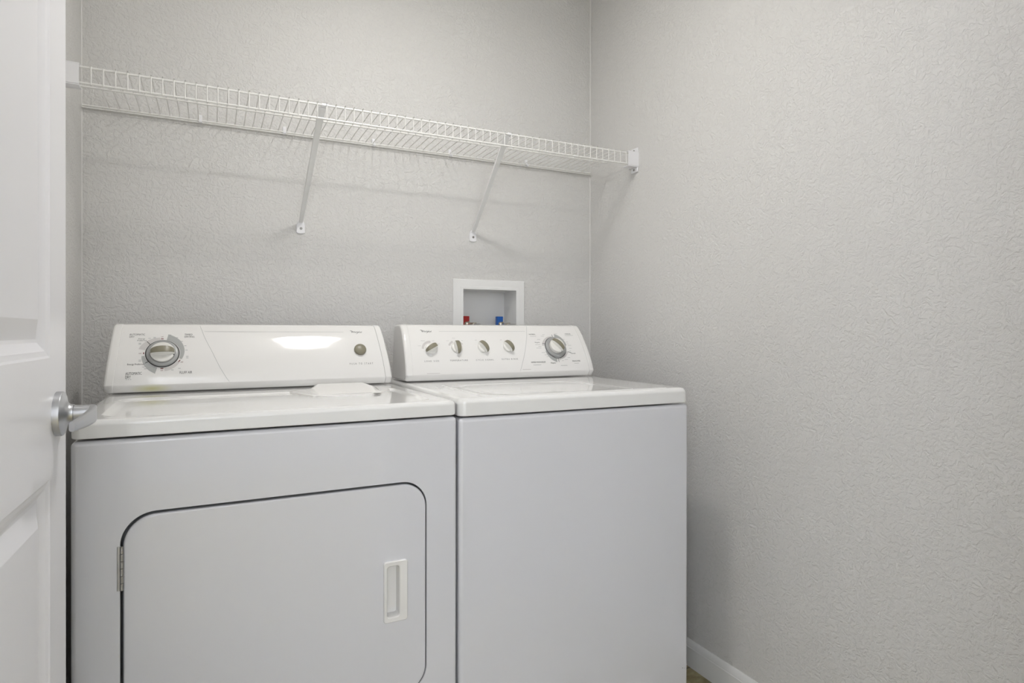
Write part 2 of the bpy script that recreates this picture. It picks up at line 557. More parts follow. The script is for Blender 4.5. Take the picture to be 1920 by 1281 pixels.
def brace(xt, xb, zb):
    bm = bmesh.new()
    top = Vector(SL(xt, YFR + 0.006, ZS - 0.004))
    bot = Vector(SL(xb, -0.0085, zb + 0.012))
    d = (bot - top)
    L = d.length
    d.normalize()
    sd = Vector((1, 0, 0))
    sd = (sd - d * sd.dot(d)).normalized()
    nn = sd.cross(d).normalized()
    # channel-section strut that narrows to the foot
    loops = []
    for f, w, h in ((0, 0.0088, 0.0035), (0.04, 0.009, 0.004), (0.12, 0.0078, 0.005), (0.3, 0.0072, 0.005), (0.6, 0.0066, 0.005), (0.9, 0.0056, 0.0045), (1.0, 0.0052, 0.003)):
        c = top + d * (L * f)
        loops.append([c + sd * a * w * 1.15 + nn * b * h for a, b in ((-1, -0.8), (-0.85, -1), (0.85, -1), (1, -0.8), (1, 0.8), (0.85, 1), (-0.85, 1), (-1, 0.8))])
    loft(bm, loops, True, True)
    st = finish(bm, 'support_brace', BRACE, shelf, smooth=40)
    # hook over the front rail
    hk = bmesh.new()
    prof = []
    for k in range(9):
        t = math.radians(-30 + 240 * k / 8)
        prof.append((0.0052 * math.cos(t), 0.0052 * math.sin(t)))
    prof += [(0.0036 * math.cos(math.radians(210 - 240 * k / 8)), 0.0036 * math.sin(math.radians(210 - 240 * k / 8))) for k in range(9)]
    loft(hk, [[(SL(x, YFR + a, ZS + b)) for a, b in prof] for x in (xt - 0.0015, xt + 0.0155)], True, True)
    finish(hk, 'rail_hook', BRKT, st)
    ft = bmesh.new()
    prof = [(-0.0135, -0.021), (-0.009, -0.0235), (0, -0.0245), (0.009, -0.0235), (0.0135, -0.021), (0.0133, 0.002), (0.011, 0.012), (0.006, 0.0175), (-0.006, 0.0175), (-0.011, 0.012), (-0.0133, 0.002)]
    loft(ft, [[SL(xb + a * s, y, zb - 0.001 + b * s) for a, b in prof] for y, s in ((-0.0002, 1), (-0.004, 1), (-0.0055, 0.93))], True, True)
    finish(ft, 'foot_plate', BRKT, st, smooth=50)
    sc = bmesh.new()
    lathe(sc, [(0.0042, 0), (0.0042, 0.0012), (0.003, 0.0024), (0.0012, 0.0024), (0.0010, 0.0012)], 16)
    finish(sc, 'screw', SCREW, st, matrix=Matrix.Translation(SL(xb + 0.001, -0.0055, zb - 0.008)) @ Matrix.Rotation(PI / 2, 4, 'X'))
brace(-1.1058, -1.1266, 1.4197)
brace(-0.5222, -0.5181, 1.4325)

def wall_clip(x):
    bm = bmesh.new()
    box(bm, SL(x - 0.005, -0.0045, ZS - 0.004), SL(x + 0.005, -0.0002, ZS + 0.020), 0.001, 2)
    c = finish(bm, 'wall_clip', BRKT, shelf, smooth=40)
    bm = bmesh.new()
    prof = []
    for k in range(9):
        t = math.radians(-20 + 220 * k / 8 + 180)
        prof.append((0.0066 * math.cos(t), 0.0066 * math.sin(t)))
    prof += [(0.0038 * math.cos(math.radians(380 - 220 * k / 8)), 0.0038 * math.sin(math.radians(380 - 220 * k / 8))) for k in range(9)]
    loft(bm, [[SL(xx, YB - 0.0003 + a, ZS - 0.002 + b) for a, b in prof] for xx in (x - 0.0045, x + 0.0045)], True, True)
    finish(bm, 'clip_hook', BRKT, c, smooth=40)
    s = bmesh.new()
    tube(s, [SL(x, -0.004, ZS + 0.012), SL(x, -0.0056, ZS + 0.012)], 0.0022, 10)
    finish(s, 'clip_nail', BRKT, c)
for x in (-1.4191, -1.177, -0.8876, -0.6087, -0.2957):
    wall_clip(x)

# ------------------------------------------------------------------ washer outlet box in the wall
ob = thing('washer_outlet_box', 'white recessed plastic outlet box with two water valves in the wall above the washer', 'outlet box', (-0.45, 0, 1.035))
OL = lambda x, y, z: (x + 0.45, y, z - 1.035)
bm = bmesh.new()
def orect(x0, x1, z0, z1, y, r=0.001):
    return [OL(a, y, b) for a, b in rrect(x0, x1, z0, z1, r, 2)]
fx = (-0.597, -0.303, 0.998, 1.2683)
hx = (OB[0] + 0.001, OB[1] - 0.001, OB[2] + 0.001, OB[3] - 0.001)
loft(bm, [orect(*fx, -0.0003, 0.003),
          orect(*fx, -0.004, 0.003),
          orect(fx[0] + 0.0025, fx[1] - 0.0025, fx[2] + 0.0025, fx[3] - 0.0025, -0.0065, 0.002),
          orect(hx[0] - 0.010, hx[1] + 0.010, hx[2] - 0.01, hx[3] + 0.01, -0.0065),
          orect(hx[0] - 0.009, hx[1] + 0.009, hx[2] - 0.009, hx[3] + 0.009, -0.0075),
          orect(hx[0], hx[1], hx[2], hx[3], -0.0075),
          orect(hx[0], hx[1], hx[2], hx[3], 0.02)])
finish(bm, 'face_frame', BOXP, ob)
bm = bmesh.new()
loft(bm, [orect(hx[0], hx[1], hx[2], hx[3], 0.02),
          orect(hx[0] + 0.002, hx[1] - 0.002, hx[2] + 0.002, hx[3] - 0.002, 0.098, 0.004)], False, True)
finish(bm, 'recess_shell', BOXP, ob)
def valve(x, hm, lab):
    bm = bmesh.new()
    tube(bm, [OL(x, 0.055, 1.037), OL(x, 0.055, 1.085), OL(x, 0.055, 1.0855), OL(x, 0.055, 1.089), OL(x, 0.055, 1.108), OL(x, 0.055, 1.112)], [0.011, 0.011, 0.0125, 0.0145, 0.0145, 0.011], 16)
    v = finish(bm, 'water_valve', BRASS, ob)
    bm = bmesh.new()
    tube(bm, [OL(x + 0.002, 0.05, 1.098), OL(x + 0.010, 0.028, 1.096)], 0.0095, 16)
    finish(bm, 'valve_outlet', BRASS, v)
    h = bmesh.new()
    L = [(-0.017, 0.094), (-0.006, 0.094), (-0.006, 0.1125), (0.008, 0.1125), (0.008, 0.133), (-0.017, 0.133)]
    loft(h, [[OL(x + a, y, 1.0 + b) for a, b in L] for y in (0.048, 0.066)], True, True)
    bmesh.ops.bevel(h, geom=list(h.edges), offset=0.0015, segments=2, profile=0.5, affect='EDGES')
    hh = finish(h, 'valve_handle', hm, v)
    hh['label'] = lab
valve(-0.5185, RED, 'dark red valve handle')
valve(-0.3775, BLUE, 'blue valve handle')

def hose(x, dx):
    bm = bmesh.new()
    tube(bm, smoothpath([OL(x + 0.010, 0.020, 1.0962), OL(x + 0.016, -0.005, 1.0975), OL(x + 0.026, -0.030, 1.090), OL(x + 0.030 + dx * 0.5, -0.052, 1.04), OL(x + 0.030 + dx, -0.06, 0.94), OL(x + 0.030 + dx, -0.06, 0.60)], 8), 0.0075, 12)
    h = finish(bm, 'supply_hose', BRAID, ob)
    h['label'] = 'silver braided water hose'
    bm = bmesh.new()
    tube(bm, [OL(x + 0.0095, 0.0275, 1.0965), OL(x + 0.0098, 0.026, 1.0964), OL(x + 0.0145, 0.010, 1.0968), OL(x + 0.0148, 0.008, 1.0969)], [0.011, 0.0135, 0.0135, 0.010], 6)
    finish(bm, 'coupling_nut', BRASS, h, smooth=20)
hose(-0.5185, 0.02)
hose(-0.3775, -0.02)

# ------------------------------------------------------------------ appliances: shared console profile
PROF = [(.4865, .922), (.475, .9395), (.4844, .9725), (.5007, 1.0085), (.5179, 1.038), (.5351, 1.0645), (.553, 1.0857), (.5663, 1.0949), (.5893, 1.0975)]
TAPER = 0.0145        # the console ends lean in by this much at the top

class Console:
    def __init__(self, dv, dz, k, taper_left=TAPER):
        self.k = k
        self.tl = taper_left
        base = [Vector((v + dv, z + dz)) for v, z in PROF[1:]]
        self.S, self.P = [], []
        s = 0.0
        dense = smoothpath([(p.x, p.y, 0) for p in base], 8)
        for i in range(len(base) - 1):
            L = (base[i + 1] - base[i]).length
            for k in range(8):
                self.P.append(Vector(dense[i * 8 + k][:2]))
                self.S.append(s + L * k / 8)
            s += L
        self.P.append(base[-1]); self.S.append(s)
        self.bot = Vector((PROF[0][0] + dv, PROF[0][1] + dz))
        self.dv, self.dz = dv, dz
        # full closed section (v, z), starting at bottom front
        p0, p1 = self.bot, self.P[0]
        self.section = [self.bot + Vector((0.002, 0)), self.bot + Vector((0, 0.0012)), p0.lerp(p1, 0.5), p0.lerp(p1, 0.85) , p1 + Vector((0.0006, 0.0012))] + self.P[1:]
        t = self.P[-1]
        self.section += [t + Vector((0.030, 0)), t + Vector((0.045, -0.004)), t + Vector((0.052, -0.014)), Vector((t.x + 0.053, p0.y))]
    def map(self, u, s):
        """from coordinates measured on a flatter section to this one"""
        k = self.k
        return (k[0] * u + k[1] * s + k[2] * s * s + k[3] * u * s + k[4], 0.994 * s - 0.3475 * s * s)
    def lean(self, z, sg):
        return (self.tl if sg > 0 else TAPER) * max(0.0, z - self.P[0].y) / (self.P[-1].y - self.P[0].y)
    def at(self, s):
        S_ = self.S
        if s <= 0:
            i, f = 0, s / (S_[1] - S_[0])
        elif s >= S_[-1]:
            i, f = len(S_) - 2, 1 + (s - S_[-1]) / (S_[-1] - S_[-2])
        else:
            i = max(k for k in range(len(S_) - 1) if S_[k] <= s)
            f = (s - S_[i]) / (S_[i + 1] - S_[i])
        p = self.P[i] + (self.P[i + 1] - self.P[i]) * f
        t = (self.P[i + 1] - self.P[i]).normalized()
        return p, t
    def pt(self, u, s, off=0.0):
        p, t = self.at(s)
        n = Vector((-t.y, t.x))
        q = p + n * off
        return Vector((u, q.x, q.y))
    def frame(self, u, s):
        u, s = self.map(u, s)
        p, t = self.at(s)
        n = Vector((-t.y, t.x))
        return Matrix(((1, 0, 0, u), (0, t.x, n.x, p.x), (0, t.y, n.y, p.y), (0, 0, 0, 1)))
    def body(self, u0, u1, cap, name, m, parent):
        """centre part of the console; returns it"""
        bm = bmesh.new()
        loft(bm, [[(u + sg * self.lean(q.y, sg), q.x, q.y) for q in self.section] for u, sg in ((u0 + cap, 1), (u1 - cap, -1))], True, True)
        return finish(bm, name, m, parent, smooth=24)
    def endcap(self, ua, ub, name, m, parent):
        """ua: joint side, ub: outer end"""
        sg = 1 if ub > ua else -1
        cen = Vector((sum(q.x for q in self.section) / len(self.section), sum(q.y for q in self.section) / len(self.section)))
        def inset(d):
            n = len(self.section)
            out = []
            for i, q in enumerate(self.section):
                a, b = self.section[i - 1], self.section[(i + 1) % n]
                t = (b - a).normalized()
                nn = Vector((-t.y, t.x))
                if nn.dot(q - cen) < 0:
                    nn = -nn
                r = q - nn * d
                if r.y < self.bot.y:
                    r.y = self.bot.y
                out.append(r)
            return out
        bm = bmesh.new()
        loops = []
        for u, d in ((ua + sg * (0.0006 if sg > 0 else 0.0001), 0.0004 if sg > 0 else 0.0), (ua + sg * 0.0014, -0.0008), (ub - sg * 0.007, -0.0008), (ub - sg * 0.003, 0.0012), (ub - sg * 0.0008, 0.004), (ub, 0.008)):
            loops.append([(u - sg * self.lean(q.y, -sg), q.x, q.y) for q in inset(d)])
        loft(bm, loops, True, True)
        return finish(bm, name, m, parent, smooth=30)

    # ---- printing, laid on the curved face
    def strip(self, bm, pts, w, off=0.0004):
        """line of width w through (u, s) points"""
        P2 = [Vector(self.map(*p)) for p in pts]
        L, R = [], []
        for i, p in enumerate(P2):
            a = P2[max(i - 1, 0)]
            b = P2[min(i + 1, len(P2) - 1)]
            t = (b - a).normalized()
            n = Vector((-t.y, t.x)) * (w / 2)
            L.append(bm.verts.new(self.pt(*(p + n), off)))
            R.append(bm.verts.new(self.pt(*(p - n), off)))
        for i in range(len(P2) - 1):
            bm.faces.new((R[i], R[i + 1], L[i + 1], L[i]))
    def line(self, bm, a, b, w, n=8):
        a, b = Vector(a), Vector(b)
        self.strip(bm, [a.lerp(b, k / n) for k in range(n + 1)], w)
    def arc(self, bm, c, r0, r1, a0, a1, n=24, off=0.0003):
        inner, outer = [], []
        c = self.map(*c)
        for k in range(n + 1):
            t = math.radians(a0 + (a1 - a0) * k / n)
            d = Vector((math.cos(t), math.sin(t)))
            f0 = r0[0] + (r0[1] - r0[0]) * k / n if isinstance(r0, tuple) else r0
            f1 = r1[0] + (r1[1] - r1[0]) * k / n if isinstance(r1, tuple) else r1
            inner.append(bm.verts.new(self.pt(*(Vector(c) + d * f0), off)))
            outer.append(bm.verts.new(self.pt(*(Vector(c) + d * f1), off)))
        for k in range(n):
            bm.faces.new((inner[k], inner[k + 1], outer[k + 1], outer[k]))
    def text(self, bm, s, pos, h, width=None, spacing=1.0, shear=0.0, align='L', bold=0.0):
        cu = bpy.data.curves.new('t', 'FONT')
        cu.body = s
        cu.size = 1.0
        cu.space_character = spacing
        cu.shear = shear
        cu.offset = bold
        cu.resolution_u = 2
        ob_ = bpy.data.objects.new('t', cu)
        me = bpy.data.meshes.new_from_object(ob_)
        bpy.data.objects.remove(ob_)
        bpy.data.curves.remove(cu)
        if not me.vertices:
            return
        xs = [v.co.x for v in me.vertices]
        x0, x1 = min(xs), max(xs)
        cap = 0.70
        h *= 0.994 - 0.695 * pos[1]
        pos = self.map(*pos)
        sy = h / cap
        sx = (width / (x1 - x0)) if width else sy
        sh = {'L': 0, 'C': (x1 - x0) / 2, 'R': (x1 - x0)}[align]
        vs = [bm.verts.new(self.pt(pos[0] + (v.co.x - x0 - sh) * sx, pos[1] + v.co.y * sy, 0.0004)) for v in me.vertices]
        for p in me.polygons:
            try:
                bm.faces.new([vs[i] for i in p.vertices])
            except ValueError:
                pass
        bpy.data.meshes.remove(me)

def ink(bm, name, m, parent):
    me = bpy.data.meshes.new(name)
    for f in bm.faces:
        f.normal_update()
    for f in bm.faces:
        if f.normal.y > 0:
            f.normal_flip()
    bm.to_mesh(me)
    bm.free()
    me.materials.append(m)
    o = bpy.data.objects.new(name, me)
    C.objects.link(o)
    o.parent = parent
    o['kind'] = 'stuff'
    return o

def bez(p, n=12):
    return [v.to_2d() for v in smoothpath([(a, b, 0) for a, b in p], n)]

def brand_mark(con, bm, u, s, w):
    """script wordmark with its swoosh"""
    h = w * 0.20
    con.text(bm, 'Whirlpool', (u + w * 0.10, s + h * 0.25), h, w * 0.90, 1.0, 0.35, bold=0.006)
    con.strip(bm, bez([(u, s + h * 1.55), (u + w * 0.10, s + h * 1.62), (u + w * 0.22, s + h * 1.2)]), w * 0.022)
    con.strip(bm, bez([(u - w * 0.0, s + h * 1.35), (u + w * 0.10, s + h * 1.38), (u + w * 0.18, s + h * 1.0)]), w * 0.018)
    con.strip(bm, bez([(u + w * 0.45, s - h * 0.45), (u + w * 0.62, s + h * 0.15), (u + w * 0.82, s + h * 1.45)]), w * 0.014)

def grip(r_len, th, h, base, name_w, name_b, parent):
    """arched lens-shaped finger grip along local x: pale flared sides, taupe band over the top"""
    n = 18
    def sec(k):
        t = PI * k / n
        c, e = math.cos(t), math.sin(t)
        wt = th * (0.42 + 0.58 * e)               # half width of the top band
        return -r_len * c, base + h * e ** 0.92, wt
    bm = bmesh.new()
    loops = []
    for k in range(n + 1):
        x, z, wt = sec(k)
        fl = (z - base) * 0.22
        loops.append([(x, -wt - fl, base - 0.001), (x, -wt, z), (x, wt, z), (x, wt + fl, base - 0.001)])
    loft(bm, loops, True, True)
    finish(bm, name_w, KNOBW, parent, smooth=50)
    bm = bmesh.new()
    loops = []
    for k in range(n + 1):
        x, z, wt = sec(k)
        x *= 1.008
        loops.append([(x, -wt * 1.03, z - 0.0012), (x, -wt, z + 0.0006), (x, -wt * 0.6, z + 0.0010), (x, wt * 0.6, z + 0.0010), (x, wt, z + 0.0006), (x, wt * 1.03, z - 0.0012)])
    loft(bm, loops, True, True)
    f = finish(bm, name_b, KNOBB, parent, smooth=50)
    f['label'] = 'taupe band over the grip'

def small_knob(con, u, s, ang, parent):
    bm = bmesh.new()
    lathe(bm, [(0.0185, 0), (0.0185, 0.004), (0.0178, 0.006), (0.0160, 0.0072), (0.010, 0.0078), (0.004, 0.008)], 40)
    k = finish(bm, 'selector_knob', KNOBW, parent, matrix=con.frame(u, s) @ Matrix.Rotation(math.radians(ang), 4, 'Z'))
    grip(0.0215, 0.0072, 0.0170, 0.006, 'knob_grip', 'grip_band', k)
    m = bmesh.new()
    box(m, (0.0125, -0.0085, 0.0068), (0.0165, -0.0069, 0.0078))
    finish(m, 'pointer_mark', INKD, k)
    return k

def timer_dial(con, u, s, ang, r, rin, parent, tall, arch_h, gth):
    bm = bmesh.new()
    lathe(bm, [(r, 0.0006), (r, 0.003), (r * 0.985, 0.0045), (r * 0.93, 0.006), (r * 0.80, 0.0066), (rin * 1.02, 0.0064), (rin * 0.98, 0.004)], 64)
    d = finish(bm, 'timer_dial', SKIRT, parent, matrix=con.frame(u, s) @ Matrix.Rotation(math.radians(ang), 4, 'Z'))
    d['label'] = 'grey dial ring'
    bm = bmesh.new()
    lathe(bm, [(rin * 0.98, 0.003), (rin, 0.007), (rin, tall), (rin * 0.95, tall + 0.0015), (rin * 0.8, tall + 0.0025), (rin * 0.3, tall + 0.003)], 56)
    finish(bm, 'knob_disc', KNOBW, d)
    grip(rin * 0.97, gth, arch_h, tall + 0.0012, 'knob_grip', 'grip_band', d)
    m = bmesh.new()
    box(m, (rin * 0.86, -rin * 0.40, tall + 0.0012), (rin * 0.97, -rin * 0.33, tall + 0.0024))
    finish(m, 'pointer_mark', INKD, d)
    return d

def body_shell(w, dep, z0, z1, parent, bev):
    bm = bmesh.new()
    box(bm, (0, 0, z0), (w, dep, z1), bev, 4)
    return bm

def feet(w, dep, parent):
    for x in (0.04, w - 0.04):
        for y in (0.05, dep - 0.05):
            bm = bmesh.new()
            lathe(bm, [(0.019, 0), (0.019, 0.010), (0.015, 0.013), (0.006, 0.013), (0.006, 0.036)], 16)
            finish(bm, 'levelling_foot', RUBBER, parent, matrix=Matrix.Translation((x, y, 0)))

def rloop(u0, u1, v0, v1, r, z, n=6):
    return [(a, b, z) for a, b in rrect(u0, u1, v0, v1, r, n)]

# ------------------------------------------------------------------ the dryer
a_d = 0.0221
DWD = 0.737
dry = thing('clothes_dryer', 'white clothes dryer with hamper door and single timer dial, left of the washer', 'dryer',
            (-0.876 - DWD * math.cos(a_d), -0.7791 - DWD * math.sin(a_d), 0), a_d)
ZB, ZT0, ZT = 0.8772, 0.8808, 0.9150

bm = body_shell(DWD, 0.665, 0.03, ZB, dry, 0.009)
bm.faces.ensure_lookup_table()
ff = max((f for f in bm.faces if f.normal.y < -0.99), key=lambda f: f.calc_area())
outer = list(ff.verts)
bmesh.ops.delete(bm, geom=[ff], context='FACES_ONLY')
HOLE = (0.0745, 0.6635, 0.262, 0.7400)
HR = 0.058
hole = [bm.verts.new((a, 0, b)) for a, b in rrect(*HOLE, HR, 12)]
fill_holes(bm, outer, [hole])
lip = [bm.verts.new((a, 0.003, b)) for a, b in rrect(HOLE[0] + 0.0006, HOLE[1] - 0.0006, HOLE[2] + 0.0006, HOLE[3] - 0.0006, HR, 12)]
for i in range(len(hole)):
    j = (i + 1) % len(hole)
    bm.faces.new((hole[i], hole[j], lip[j], lip[i]))
finish(bm, 'body', ENAMEL, dry, smooth=30)
bm = bmesh.new()
loft(bm, [[(a, y, b) for a, b in rrect(HOLE[0] + d, HOLE[1] - d, HOLE[2] + d, HOLE[3] - d, HR, 12)] for y, d in ((0.003, 0.0006), (0.024, 0.002))], False, True)
sl = finish(bm, 'door_seal', SEAL, dry, smooth=30)
sl['label'] = 'dark grey seal around the hamper door'

# door with a cut-out for the pull
bm = bmesh.new()
DO = (HOLE[0] + 0.0052, HOLE[1] - 0.0022, HOLE[2] + 0.004, HOLE[3] - 0.0055)
HX = (0.5650, 0.6155, 0.4365, 0.5665)
loops = []
for y, d in ((0.016, 0.0), (0.0045, 0.0), (0.0022, 0.0006), (0.0006, 0.0022), (0.0, 0.0045)):
    loops.append([(a, y if y < 0.01 else 0.020, b) for a, b in rrect(DO[0] + d, DO[1] - d, DO[2] + d, DO[3] - d, HR - 0.004 - d * 0.5, 12)])
rows = loft(bm, loops, True, False)
hv = [bm.verts.new((a, 0, b)) for a, b in rrect(*HX, 0.004, 3)]
hb = [bm.verts.new((a, 0.0195, b)) for a, b in rrect(*HX, 0.004, 3)]
fill_holes(bm, rows[-1], [hv])
for i in range(len(hv)):
    j = (i + 1) % len(hv)
    bm.faces.new((hv[i], hv[j], hb[j], hb[i]))
ddoor = finish(bm, 'hamper_door', ENAMEL, dry, smooth=25)

# recessed pull
bm = bmesh.new()
def prect(u0, u1, z0, z1, y, r):
    return [(a, y, b) for a, b in rrect(u0, u1, z0, z1, r, 5)]
loft(bm, [prect(0.5632, 0.6174, 0.4345, 0.5685, 0.001, 0.006),
          prect(0.5632, 0.6174, 0.4345, 0.5685, -0.0035, 0.006),
          prect(0.5645, 0.6160, 0.4360, 0.5670, -0.0055, 0.005),
          prect(0.5700, 0.6000, 0.4445, 0.5590, -0.0050, 0.006),
          prect(0.5712, 0.5985, 0.4460, 0.5575, -0.0030, 0.006),
          prect(0.5718, 0.5978, 0.4475, 0.5560, 0.0185, 0.005)], False, True)
finish(bm, 'door_pull', PLAST, ddoor, smooth=35)
# hinges on the left edge of the door
for zc in (0.641, 0.366):
    bm = bmesh.new()
    box(bm, (0.0700, -0.0012, zc - 0.041), (0.0765, 0.0015, zc + 0.041), 0.0012, 2)
    hg = finish(bm, 'door_hinge', STEEL, dry, smooth=40)
    for k in range(6):
        za = zc - 0.0405 + k * 0.0135
        kb = bmesh.new()
        tube(kb, [(0.0775, -0.0012, za + 0.0006), (0.0775, -0.0012, za + 0.0132)], 0.0032, 10)
        finish(kb, 'hinge_knuckle', STEEL, hg, smooth=40)
    hg['label'] = 'steel knuckle hinge'

# top panel with a shallow dished work surface
bm = bmesh.new()
dep = 0.670
lo = []
for d, z in ((0.004, ZT0), (0.0010, ZT0 + 0.001), (0.0, ZT0 + 0.003), (0.0, ZT - 0.011), (0.0012, ZT - 0.006), (0.0040, ZT - 0.0022), (0.0085, ZT - 0.0004), (0.013, ZT)):
    lo.append(rloop(d, DWD - d, d, dep - d, max(0.015 - d * 0.5, 0.004), z, 8))
DISH = (0.036, 0.696, 0.034, 0.392)
for d, z in ((0.0, ZT), (0.003, ZT - 0.0004), (0.012, ZT - 0.0030), (0.018, ZT - 0.0040), (0.024, ZT - 0.0042)):
    lo.append(rloop(DISH[0] + d, DISH[1] - d, DISH[2] + d, DISH[3] - d, 0.045 - d * 0.6, z, 8))
loft(bm, lo, True, True)
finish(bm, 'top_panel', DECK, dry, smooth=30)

# lint screen cover with raised thumb tab
bm = bmesh.new()
z0 = ZT - 0.0044
def ltab(sc, dz):
    base = [(0.415, 0.392), (0.440, 0.300), (0.456, 0.252), (0.500, 0.238), (0.600, 0.243), (0.640, 0.285), (0.672, 0.330), (0.690, 0.392), (0.680, 0.420), (0.640, 0.43), (0.50, 0.43), (0.44, 0.42)]
    c = Vector((0.56, 0.36))
    return [((c + (Vector(p) - c) * sc).x, (c + (Vector(p) - c) * sc).y, z0 + dz) for p in base]
loft(bm, [ltab(1.0, 0.0), ltab(0.985, 0.0046), ltab(0.96, 0.0056)], True, True)
lint = finish(bm, 'lint_screen_cover', PLAST, dry, smooth=40)
bm = bmesh.new()
top_ = [(0.4760, 0.270, 0.9165), (0.6150, 0.275, 0.9165), (0.6330, 0.375, 0.9235), (0.6210, 0.432, 0.9290), (0.4990, 0.432, 0.9290), (0.4780, 0.380, 0.9235)]
bas_ = [(0.4640, 0.248, 0.9155), (0.6290, 0.252, 0.9155), (0.6530, 0.385, 0.9155), (0.6370, 0.445, 0.9155), (0.4820, 0.445, 0.9155), (0.4580, 0.390, 0.9155)]
mid_ = [tuple((a[i] * 0.75 + b[i] * 0.25) if i < 2 else (a[i] * 0.86 + b[i] * 0.14) for i in range(3)) for a, b in zip(top_, bas_)]
loft(bm, [bas_, mid_, top_], True, True)
finish(bm, 'lint_screen_tab', PLAST, lint, smooth=40)

# console
cd = Console(0.015, -0.003, (1.00085, 0.018, -0.0244, -0.0671, -0.0003))
U0, U1 = -0.007, 0.727
dcon = cd.body(U0, U1, 0.0215, 'console', PLASTS, dry)
cd.endcap(U0 + 0.0215, U0, 'console_end_cap', PLAST, dry)
cd.endcap(U1 - 0.0215, U1, 'console_end_cap', PLAST, dry)

DC = (0.1205, 0.0895)
timer_dial(cd, DC[0], DC[1] - 0.001, 2, 0.0372, 0.0282, dry, 0.011, 0.0165, 0.0086)
# start button
bm = bmesh.new()
lathe(bm, [(0.0178, 0), (0.0178, 0.004), (0.0170, 0.007), (0.0145, 0.0095), (0.010, 0.0112), (0.004, 0.0118), (0.0005, 0.0119)], 40)
sb = finish(bm, 'start_button', KNOBB, dry, matrix=cd.frame(0.6388, 0.0925))
sb['label'] = 'round taupe push button'

bm = bmesh.new()                     # dark lettering
cd.text(bm, 'AUTOMATIC', (0.0433, 0.1505), 0.0062, 0.0350)
cd.text(bm, 'DRY', (0.0439, 0.1425), 0.0060, 0.0112)
cd.text(bm, 'TIMED', (0.1710, 0.1501), 0.0062, 0.0190)
cd.text(bm, 'DRYING', (0.1710, 0.1422), 0.0060, 0.0235)
cd.text(bm, 'AUTOMATIC', (0.0403, 0.0295), 0.0068, 0.0353)
cd.text(bm, 'DRY', (0.0404, 0.0214), 0.0066, 0.0117)
cd.text(bm, 'FLUFF AIR', (0.1609, 0.0292), 0.0064, 0.0288)
cd.text(bm, 'Energy', (0.0644, 0.1362), 0.0040, 0.0147)
cd.text(bm, 'Preferred', (0.0619, 0.1302), 0.0040, 0.0203)
cd.text(bm, 'Energy Preferred', (0.0432, 0.0560), 0.0045, 0.0366)
cd.line(bm, (0.0839, 0.1288), (0.0925, 0.1172), 0.0016, 2)
cd.line(bm, (0.0819, 0.0604), (0.0905, 0.0662), 0.0016, 2)
cd.text(bm, 'PUSH TO START', (0.6024, 0.0428), 0.0058, 0.0690, 1.9)
brand_mark(cd, bm, 0.6195, 0.1574, 0.0355)
ink(bm, 'printed_lettering', INKD, dcon)
bm = bmesh.new()                     # maroon OFF marks
for t, p in (('OFF', (0.1185, 0.1432)), ('OFF', (0.0700, 0.0880)), ('OFF', (0.1200, 0.0372)), ('OFF', (0.1655, 0.0600))):
    cd.text(bm, t, p, 0.0036, 0.0060, align='C')
cd.line(bm, (0.1155, 0.1378), (0.1218, 0.1378), 0.0022, 2)
cd.line(bm, (0.0776, 0.0876), (0.0776, 0.0930), 0.0022, 2)
cd.line(bm, (0.1168, 0.0446), (0.1235, 0.0446), 0.0022, 2)
cd.line(bm, (0.1575, 0.0625), (0.1615, 0.0685), 0.0022, 2)
ink(bm, 'off_marks', INKR, dcon)
bm = bmesh.new()                     # grey ring sectors and hairlines
cd.arc(bm, DC, 0.0408, (0.0475, 0.0600), -22, 78, 30)
cd.arc(bm, DC, 0.0408, (0.0475, 0.0580), 189, 254, 24)
cd.strip(bm, bez([(0.2087, 0.1911), (0.2195, 0.1440), (0.2342, 0.1018), (0.2568, 0.0425), (0.2784, 0.0054)]), 0.0009)
cd.line(bm, (0.2191, 0.1645), (0.5990, 0.1628), 0.0007, 4)
for p in ((0.1364, 0.1520), (0.1530, 0.1420), (0.1645, 0.1285), (0.1730, 0.1140), (0.1760, 0.0990), (0.1780, 0.0790), (0.1780, 0.0745),
          (0.0895, 0.1400), (0.1010, 0.1435), (0.1010, 0.1400), (0.0680, 0.1235), (0.0680, 0.1200), (0.0700, 0.0700), (0.0700, 0.0665), (0.0790, 0.0500), (0.0830, 0.0450), (0.1440, 0.0400), (0.1600, 0.0440)):
    cd.line(bm, (p[0] - 0.0028, p[1]), (p[0] + 0.0028, p[1]), 0.0015, 1)
for k in range(3):
    cd.line(bm, (0.0415 + k * 0.0045, 0.0190), (0.0445 + k * 0.0045, 0.0190), 0.0012, 1)
ink(bm, 'printed_scale', INKG, dcon)
bm = bmesh.new()
cd.arc(bm, DC, 0.0408, (0.0485, 0.0560), 98, 166, 24)
cd.arc(bm, DC, 0.0408, (0.0505, 0.0475), 276, 326, 20)
ink(bm, 'printed_pale_scale', INKP, dcon)
bm = bmesh.new()
cd.arc(bm, DC, 0.0372, 0.0396, 0, 360, 64, 0.0006)
ink(bm, 'dial_outline', INKD, dcon)
feet(DWD, 0.66, dry)

